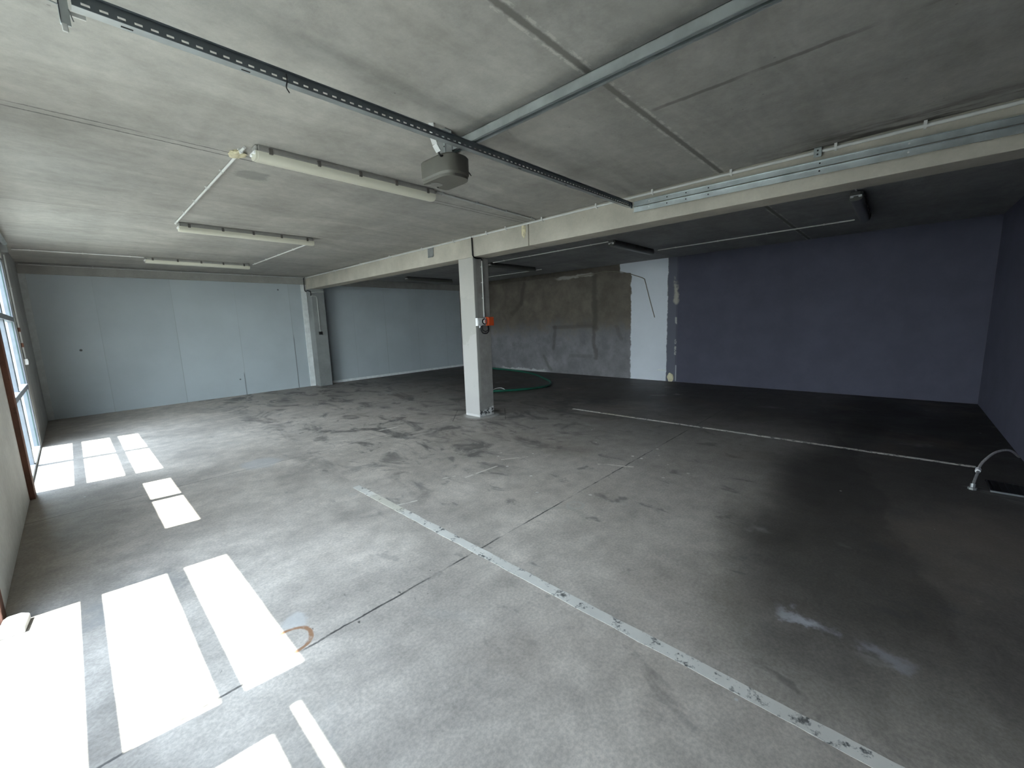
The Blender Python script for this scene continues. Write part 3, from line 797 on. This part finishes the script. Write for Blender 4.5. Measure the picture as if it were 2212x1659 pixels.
# grey cover on the beam
b = BM()
add_box(b, (XB0-.016, -5.815, 2.79), (XB0-.001, -5.655, 2.945), .003, 1)
add_tube(b, [(XB0-.012, -5.66, 2.785), (XB0-.012, -5.80, 2.785)], .012, 10)
tag(obj('metal_cover', b, M['steel']), 'small grey metal cover plate on the beam left of the pillar', 'plate')

# ------------------------------------------------------------------ garage door gear
# slotted angle carrying the opener, along x
A, Bp = Vector((.635, -9.70, 2.768)), Vector((5.035, -9.595, 2.850))
Lr = (Bp-A).length
rail = thing('slotted_rail', 'long dark slotted steel rail crossing under the ceiling to the beam', 'rail', A)
d = (Bp-A).normalized(); yv = Vector((0, 0, 1)).cross(d).normalized(); zv = d.cross(yv)
Mx = Matrix((d, yv, zv)).transposed().to_4x4()
def rot(b, m=Mx):
    bmesh.ops.transform(b, matrix=m, verts=b.verts); return b
b = BM()
add_box(b, (0, 0, .006), (Lr, .003, .036))           # upper web
add_box(b, (0, 0, -.012), (Lr, .003, -.003))         # lower web
pitch = .048
k = 0
while k*pitch < Lr:
    add_box(b, (k*pitch, 0, -.003), (min(Lr, k*pitch+.024), .003, .006)); k += 1
obj('slotted_web', rot(b), M['galv_dark'], rail)
b = BM(); add_box(b, (0, .003, -.012), (Lr, .046, -.009)); obj('bottom_flange', rot(b), M['galv'], rail)
b = BM(); add_box(b, (0, -.010, .033), (Lr, 0, .036)); add_box(b, (0, .003, .033), (Lr, .012, .036)); obj('top_lip', rot(b), M['galv_dark'], rail)
for xx in (.13, .53, 2.45, 3.1):
    b = BM(); add_box(b, (xx, .024, -.0132), (xx+.035, .032, -.0118)); obj('slot', rot(b), M['black'], rail)
b = BM(); add_box(b, (Lr-.045, -.012, -.030), (Lr-.010, .0, .030)); add_cyl(b, (Lr-.028, -.012, 0), (0, -1, 0), .010, .008, 8); obj('end_plate', rot(b), M['galv_dark'], rail)

# galvanised hanger at the rail's left end
hg = thing('hanger_bracket', 'galvanised hanger post at the top left holding the end of the slotted rail', 'bracket', (.612, -9.705, 2.712))
b = BM()
add_box(b, (-.013, -.003, -.035), (.013, .003, H-2.712), .001, 1)
add_box(b, (-.013, -.003, -.025), (-.009, .028, H-2.712), .001, 1)
obj('post', b, M['galv'], hg)
b = BM(); add_box(b, (-.012, -.004, -.058), (.004, .002, -.030), .002, 1); obj('tip', b, M['pvc'], hg)
b = BM(); add_tube(b, [(-.05, 0, .03), (-.012, -.005, .022)], .003, 8); add_tube(b, [(.012, -.004, .018), (.020, -.006, -.018)], .002, 8); obj('pin', b, M['steel'], hg)
b = BM(); add_box(b, (.012, .006, .006), (.055, .012, .020), .001, 1); obj('tab', b, M['pvc'], hg)

b = BM(); add_tube(b, smooth_path([(1.345, -9.692, 2.80), (1.347, -9.69, 2.772), (1.343, -9.684, 2.745), (1.352, -9.69, 2.722)], 5), .0032, 6)
tag(obj('cable_tie', b, M['black']), 'thin black cable tie dangling from the slotted rail', 'cable tie')

# opener rail along y
RX = 2.585
rr = thing('opener_rail', 'galvanised C-channel opener rail running from the opener to the top right', 'rail', (RX, -9.3, 2.846))
Lg = -12.86+9.3
b = BM()
add_box(b, (-.032, Lg, 0), (-.029, 0, .055)); add_box(b, (.029, Lg, 0), (.032, 0, .055)); add_box(b, (-.032, Lg, .052), (.032, 0, .055))
obj('channel', b, M['galv'], rr)
b = BM()
add_box(b, (-.032, Lg, -.002), (-.012, 0, .001)); add_box(b, (.012, Lg, -.002), (.032, 0, .001))
obj('lip', b, M['galv'], rr)
b = BM(); add_tube(b, [(-.006, Lg, .025), (-.006, 0, .025)], .006, 8); obj('chain', b, M['black'], rr)
# ceiling hanger of the rail
hb = thing('ceiling_hanger', 'grey steel ceiling bracket holding the opener and its rail', 'bracket', (RX, -9.37, H))
b = BM()
add_box(b, (-.037, -.08, -.165), (-.033, .08, 0)); add_box(b, (-.09, -.08, -.004), (-.033, .08, 0))
obj('plate', b, M['steel'], hb)
b = BM(); add_box(b, (-.042, -.012, -.16), (-.036, .012, -.01), .001, 1); obj('slotted_strap', b, M['galv'], hb)
for z in (-.04, -.09, -.14):
    b = BM(); add_cyl(b, (-.041, 0, z), (-1, 0, 0), .005, .004, 8); obj('bolt', b, M['black'], hb)

# opener body : D outline with a notch in the far end
ox0, ox1, oyn, oyf = 2.462, 2.708, -9.510, -9.172
cx = (ox0+ox1)/2; hw = (ox1-ox0)/2
def D_outline(k=1.0, notch=False):
    pts = []
    for i in range(0, 25):
        a = math.pi+math.pi*i/24
        e = .72
        ca, sa = math.cos(a), math.sin(a)
        pts.append((cx+hw*k*math.copysign(abs(ca)**e, ca), oyn+.16+.16*k*math.copysign(abs(sa)**e, sa)))
    yf = oyf if k == 1 else oyf-(1-k)*hw
    pts += [(cx+hw*k, yf-.02), (cx+hw*k-.02, yf)]
    if notch:
        pts += [(cx+.03, yf), (cx+.005, yf-.012)]
        for i in range(7):
            a = -.2+(-math.pi*.9)*i/6
            pts.append((cx-.035+.038*math.cos(a), yf-.035+.045*math.sin(a)))
        pts += [(cx-.085, yf-.022), (cx-.098, yf)]
    pts += [(cx-hw*k+.012, yf), (cx-hw*k, yf-.012)]
    return pts
om = thing('door_opener', 'brown-grey garage door opener motor hanging from the ceiling rail', 'door opener', (cx, -9.34, 2.655))
off = Matrix.Translation((-cx, 9.34, -2.655))
b = BM()
add_prism(b, D_outline(), 2.735, 2.800, 'z', True)
add_prism(b, D_outline(1.0, True), 2.690, 2.736, 'z', True)
def loft(b, o0, z0, o1, z1):
    lo = [b.verts.new((x, y, z0)) for x, y in o0]; hi = [b.verts.new((x, y, z1)) for x, y in o1]
    n = len(lo)
    for i in range(n):
        f = b.faces.new((lo[i], lo[(i+1) % n], hi[(i+1) % n], hi[i])); f.smooth = True
    b.faces.new(lo[::-1]); b.faces.new(hi)
loft(b, D_outline(.955, True), 2.674, D_outline(1.0, True), 2.690)
loft(b, D_outline(1.0), 2.800, D_outline(.93), 2.812)
bmesh.ops.transform(b, matrix=off, verts=b.verts); obj('shell', b, M['motor'], om)
b = BM(); add_prism(b, D_outline(.94, True), 2.655, 2.676, 'z', False)
bmesh.ops.transform(b, matrix=off, verts=b.verts); obj('bottom_cover', b, M['motor'], om)
b = BM(); add_cyl(b, (cx-.035, oyf-.075, 2.657), (0, 0, -1), .045, .004, 24)
bmesh.ops.transform(b, matrix=off, verts=b.verts); lz = obj('light_cover', b, M['motor_lens'], om)
b = BM(); add_cyl(b, (cx+.01, oyf-.030, 2.656), (0, 0, -1), .007, .004, 12)
bmesh.ops.transform(b, matrix=off, verts=b.verts); obj('release_hole', b, M['black'], om)
b = BM(); add_box(b, (cx-.05, -9.42, 2.81), (cx+.05, -9.22, 2.832), .003, 1)
bmesh.ops.transform(b, matrix=off, verts=b.verts); obj('mount_plate', b, M['steel'], om)
b = BM(); add_tube(b, [(ox1-.01, -9.44, 2.74), (ox1+.035, -9.43, 2.715)], .004, 8)
bmesh.ops.transform(b, matrix=off, verts=b.verts); obj('antenna', b, M['black'], om)
# white cable trunking by the opener
b = BM()
pth = [(2.39, -9.43, H-.001), (2.39, -9.43, 2.90), (2.412, -9.43, 2.85), (2.44, -9.435, 2.808)]
for p, q in zip(pth, pth[1:]):
    add_tube(b, [p, q], .0245, 4)
tr = obj('cable_trunking', b, M['white_plastic']); tag(tr, 'bent white cable trunking dropping to the garage door opener', 'trunking', 'white trunking pieces by the opener')
b = BM(); add_tube(b, smooth_path([(2.432, -9.435, 2.81), (2.448, -9.437, 2.785), (2.47, -9.435, 2.79), (2.49, -9.43, 2.805)], 5), .007, 8); obj('cable', b, M['black'], tr)
b = BM()
add_box(b, (2.675, -9.565, H-.036), (2.717, -9.25, H), .003, 1)
add_box(b, (2.670, -9.54, H-.040), (2.722, -9.526, H), .001, 1)
tr = obj('cable_trunking', b, M['white_plastic']); tag(tr, 'short straight white cable trunking on the ceiling behind the slotted rail', 'trunking', 'white trunking pieces by the opener')
b = BM(); add_tube(b, smooth_path([(2.697, -9.565, H-.016), (2.697, -9.605, H-.020), (2.688, -9.625, 2.925), (2.67, -9.62, 2.885), (2.625, -9.59, 2.872)], 6), .0085, 8); obj('cable', b, M['black'], tr)

# pair of horizontal door tracks on the beam
def track(label, zc):
    y0, y1 = -9.622, YR+.05
    o = Vector((XB0, y0, zc))
    t = thing('door_track', label, 'track', o, group='steel door tracks on the beam')
    L = y1-y0; dz = -.040
    sh = Matrix.Identity(4); sh[2][1] = dz/L
    b = BM()
    prof = [(-.040, .024), (-.043, .024), (-.043, -.022), (-.062, -.026), (-.062, -.030), (-.040, -.027)]
    lo = [b.verts.new((x, 0, z)) for x, z in prof]; hi = [b.verts.new((x, L, z)) for x, z in prof]
    n = len(prof)
    for i in range(n): b.faces.new((lo[i], lo[(i+1) % n], hi[(i+1) % n], hi[i]))
    b.faces.new(lo[::-1]); b.faces.new(hi)
    bmesh.ops.transform(b, matrix=sh, verts=b.verts); obj('channel', b, M['galv'], t)
    b = BM(); add_box(b, (-.060, L, .021), (-.043, 0, .024)); bmesh.ops.transform(b, matrix=sh, verts=b.verts); obj('upper_lip', b, M['galv'], t)
    for k in range(6):
        yy = -.25-.6*k
        b = BM(); add_box(b, (-.040, yy-.03, -.020), (0, yy+.03, .018))
        bmesh.ops.transform(b, matrix=sh, verts=b.verts); obj('mount', b, M['steel'], t)
    for yy, m in ((-.18, 'white_plastic'), (-.38, 'black'), (-.58, 'black'), (-.80, 'black'), (-1.70, 'black'), (-2.25, 'white_plastic')):
        b = BM(); add_cyl(b, (-.042, yy, .002), (-1, 0, 0), .0065, .004, 10)
        bmesh.ops.transform(b, matrix=sh, verts=b.verts); obj('screw' if m != 'black' else 'hole', b, M[m], t)
    return t
track('upper of the two galvanised tracks fixed along the beam face', 2.862)
track('lower of the two galvanised tracks fixed along the beam face', 2.800)
hb = thing('perforated_bracket', 'small perforated steel bracket on the beam above the twin tracks', 'bracket', (XB0, -11.30, 2.90))
b = BM(); add_box(b, (-.036, -.028, .0), (-.030, .028, H-2.90), .001, 1); add_box(b, (-.036, -.028, H-2.90-.006), (0, .028, H-2.90), .001, 1); obj('strap', b, M['galv'], hb)
for z in (.022, .052):
    b = BM(); add_cyl(b, (-.035, 0, z), (-1, 0, 0), .007, .003, 10); obj('hole', b, M['black'], hb)

# ------------------------------------------------------------------ on the rear wall and the floor
b = BM()
xw = XG-.010
add_tube(b, smooth_path([(xw, -5.2, 2.79), (xw, -5.8, 2.815), (xw, -6.1, 2.835), (xw, -6.57, 2.765), (xw, -7.0, 2.62), (xw, -7.165, 2.545), (xw, -7.185, 2.51)], 7)+[Vector((xw, -7.30, 2.10)), Vector((xw, -7.455, 1.58))], .0095, 8)
tag(obj('wall_cable', b, M['brass']), 'brown cable arching across the bare wall and down the white paint strip', 'cable')
b = BM(); add_box(b, (XG-.02, -7.76, .255), (XG, -7.56, .285), .003, 1)
tag(obj('wall_clip', b, M['skirt']), 'small pale strip fixed low on the white paint beside the blue wall', 'clip')

hp = [(6.62, -4.86), (6.80, -5.03), (6.996, -5.212), (7.24, -5.42), (7.62, -5.66), (8.15, -5.80), (8.66, -5.58), (9.13, -5.06), (9.85, -3.97), (10.19, -2.90), (10.27, -1.95), (10.28, -1.50), (10.25, -1.22)]
b = BM(); add_tube(b, smooth_path([(x, y, .0265) for x, y in hp], 8), .026, 10)
tag(obj('garden_hose', b, M['hose']), 'dark green hose lying in a wide loop on the floor behind the pillar', 'hose')
b = BM(); add_tube(b, smooth_path([(7.13, -5.02, .006), (7.28, -5.0, .035), (7.36, -5.10, .04), (7.38, -5.20, .006)], 6), .006, 6)
tag(obj('wire_offcut', b, M['pvc']), 'thin white wire offcut curled inside the green hose loop', 'wire')

# stand pipe at the right wall
st = thing('braided_hose', 'upright braided steel water hose arching out of the floor at the right', 'hose', (5.73, -12.51, 0))
pp = [(5.73, -12.51, .05), (5.82, -12.53, .065), (5.90, -12.55, .10), (6.03, -12.56, .108), (6.123, -12.60, .168), (6.264, -12.68, .230), (6.40, -12.78, .235), (6.62, -12.88, .13)]
pp = [(5.735, -12.51, .03), (5.80, -12.525, .070), (5.92, -12.548, .098), (6.03, -12.565, .118), (6.123, -12.60, .168), (6.264, -12.68, .230), (6.40, -12.78, .235), (6.62, -12.88, .13)]
o = Vector((5.73, -12.51, 0))
sp = [p-o for p in smooth_path(pp, 8)]
b = BM(); add_tube(b, sp, .010, 10); obj('braided_tube', b, M['braid'], st)
b = BM(); add_tube(b, [sp[19], sp[23]], .019, 8); obj('collar_nut', b, M['white_plastic'], st)
b = BM(); add_cyl(b, (0, 0, 0), (0, 0, 1), .030, .018, 8); add_cyl(b, (.0, 0, .015), (.3, -.04, 1), .017, .035, 8); obj('base_fitting', b, M['steel'], st)

dr = thing('drain_cover', 'black steel drain cover set in the floor at the right edge', 'drain', (5.90, -12.78, 0))
b = BM(); add_box(b, (-.15, -.15, 0), (.15, .15, .006)); 
for k in range(7): add_box(b, (-.15, -.13+.042*k, .006), (.15, -.118+.042*k, .010))
obj('grate', b, M['drain'], dr)
b = BM()
add_box(b, (-.165, -.165, 0), (-.150, .165, .014), .002, 1)
obj('edge_angle', b, M['galv'], dr)
b = BM()
add_box(b, (.150, -.165, 0), (.162, .165, .014), .002, 1); add_box(b, (-.15, .150, 0), (.15, .162, .014), .002, 1)
obj('frame', b, M['drain'], dr)

# white block by the window
b = BM()
add_prism(b, [(-.050, 0), (.050, 0), (.050, .035), (.022, .052), (-.030, .052), (-.050, .040)], -.075, .075, 'y')
bmesh.ops.bevel(b, geom=list(b.edges), offset=.003, segments=1, affect='EDGES')
o = obj('foam_block', b, M['styro']); o.location = (.055, -8.455, 0); o.rotation_euler = (0, 0, -.10)
tag(o, 'small white chamfered block lying in the sunlight at the left edge', 'block')

# ------------------------------------------------------------------ light
w = bpy.data.worlds.new('sky'); S.world = w; w.use_nodes = True
bg = w.node_tree.nodes['Background']
# hazy summer sky: pale and bright at the horizon, deeper and darker blue overhead
wt = w.node_tree
tc = wt.nodes.new('ShaderNodeTexCoord'); sx = wt.nodes.new('ShaderNodeSeparateXYZ'); wt.links.new(tc.outputs['Generated'], sx.inputs[0])
rp = wt.nodes.new('ShaderNodeValToRGB'); wt.links.new(sx.outputs[2], rp.inputs[0])
el = rp.color_ramp.elements
SKY = ((0.0, (1.0, 1.0, 1.0)), (.17, (.93, .96, 1.0)), (.42, (.58, .64, .73)), (.75, (.25, .30, .40)), (1.0, (.19, .24, .35)))
el[0].position, el[1].position = 0.0, 1.0
for p_, c_ in SKY[1:-1]: el.new(p_)
for e_, (p_, c_) in zip(el, SKY): e_.color = (*c_, 1)
wt.links.new(rp.outputs[0], bg.inputs[0]); bg.inputs[1].default_value = 9.0
sd = bpy.data.lights.new('sun', 'SUN'); sd.energy = 18.0; sd.angle = math.radians(.53); sd.color = (1.0, .965, .90)
so = bpy.data.objects.new('sun', sd); COL.objects.link(so)
so.rotation_euler = Vector((1.0, -.11, -2.33)).to_track_quat('-Z', 'Y').to_euler()

# ------------------------------------------------------------------ camera
cd = bpy.data.cameras.new('camera'); cam = bpy.data.objects.new('camera', cd); COL.objects.link(cam)
rt = Vector((0.68050205, -0.73197632, -0.03358001)); up = Vector((0.13272718, 0.07806481, 0.98807357)); fw = Vector((0.72062504, 0.67684307, -0.15027641))
m = Matrix((rt, up, -fw)).transposed().to_4x4(); m.translation = Vector((0.46933341, -11.92073066, 1.6))
cam.matrix_world = m
cd.sensor_fit = 'HORIZONTAL'; cd.sensor_width = 36.0; cd.lens = 888.5055*36/2212; cd.clip_start = .02; cd.clip_end = 200
S.camera = cam
S.view_settings.view_transform = 'Standard'; S.view_settings.look = 'None'; S.view_settings.gamma = 1.0
S.view_settings.use_curve_mapping = False
S.view_settings.exposure = 0.9
S.cycles.use_denoising = True
S.cycles.max_bounces = 10; S.cycles.diffuse_bounces = 5
S.cycles.use_adaptive_sampling = True; S.cycles.adaptive_threshold = .03
S.cycles.glossy_bounces = 4; S.cycles.transparent_max_bounces = 16
S.cycles.sample_clamp_indirect = 6.0
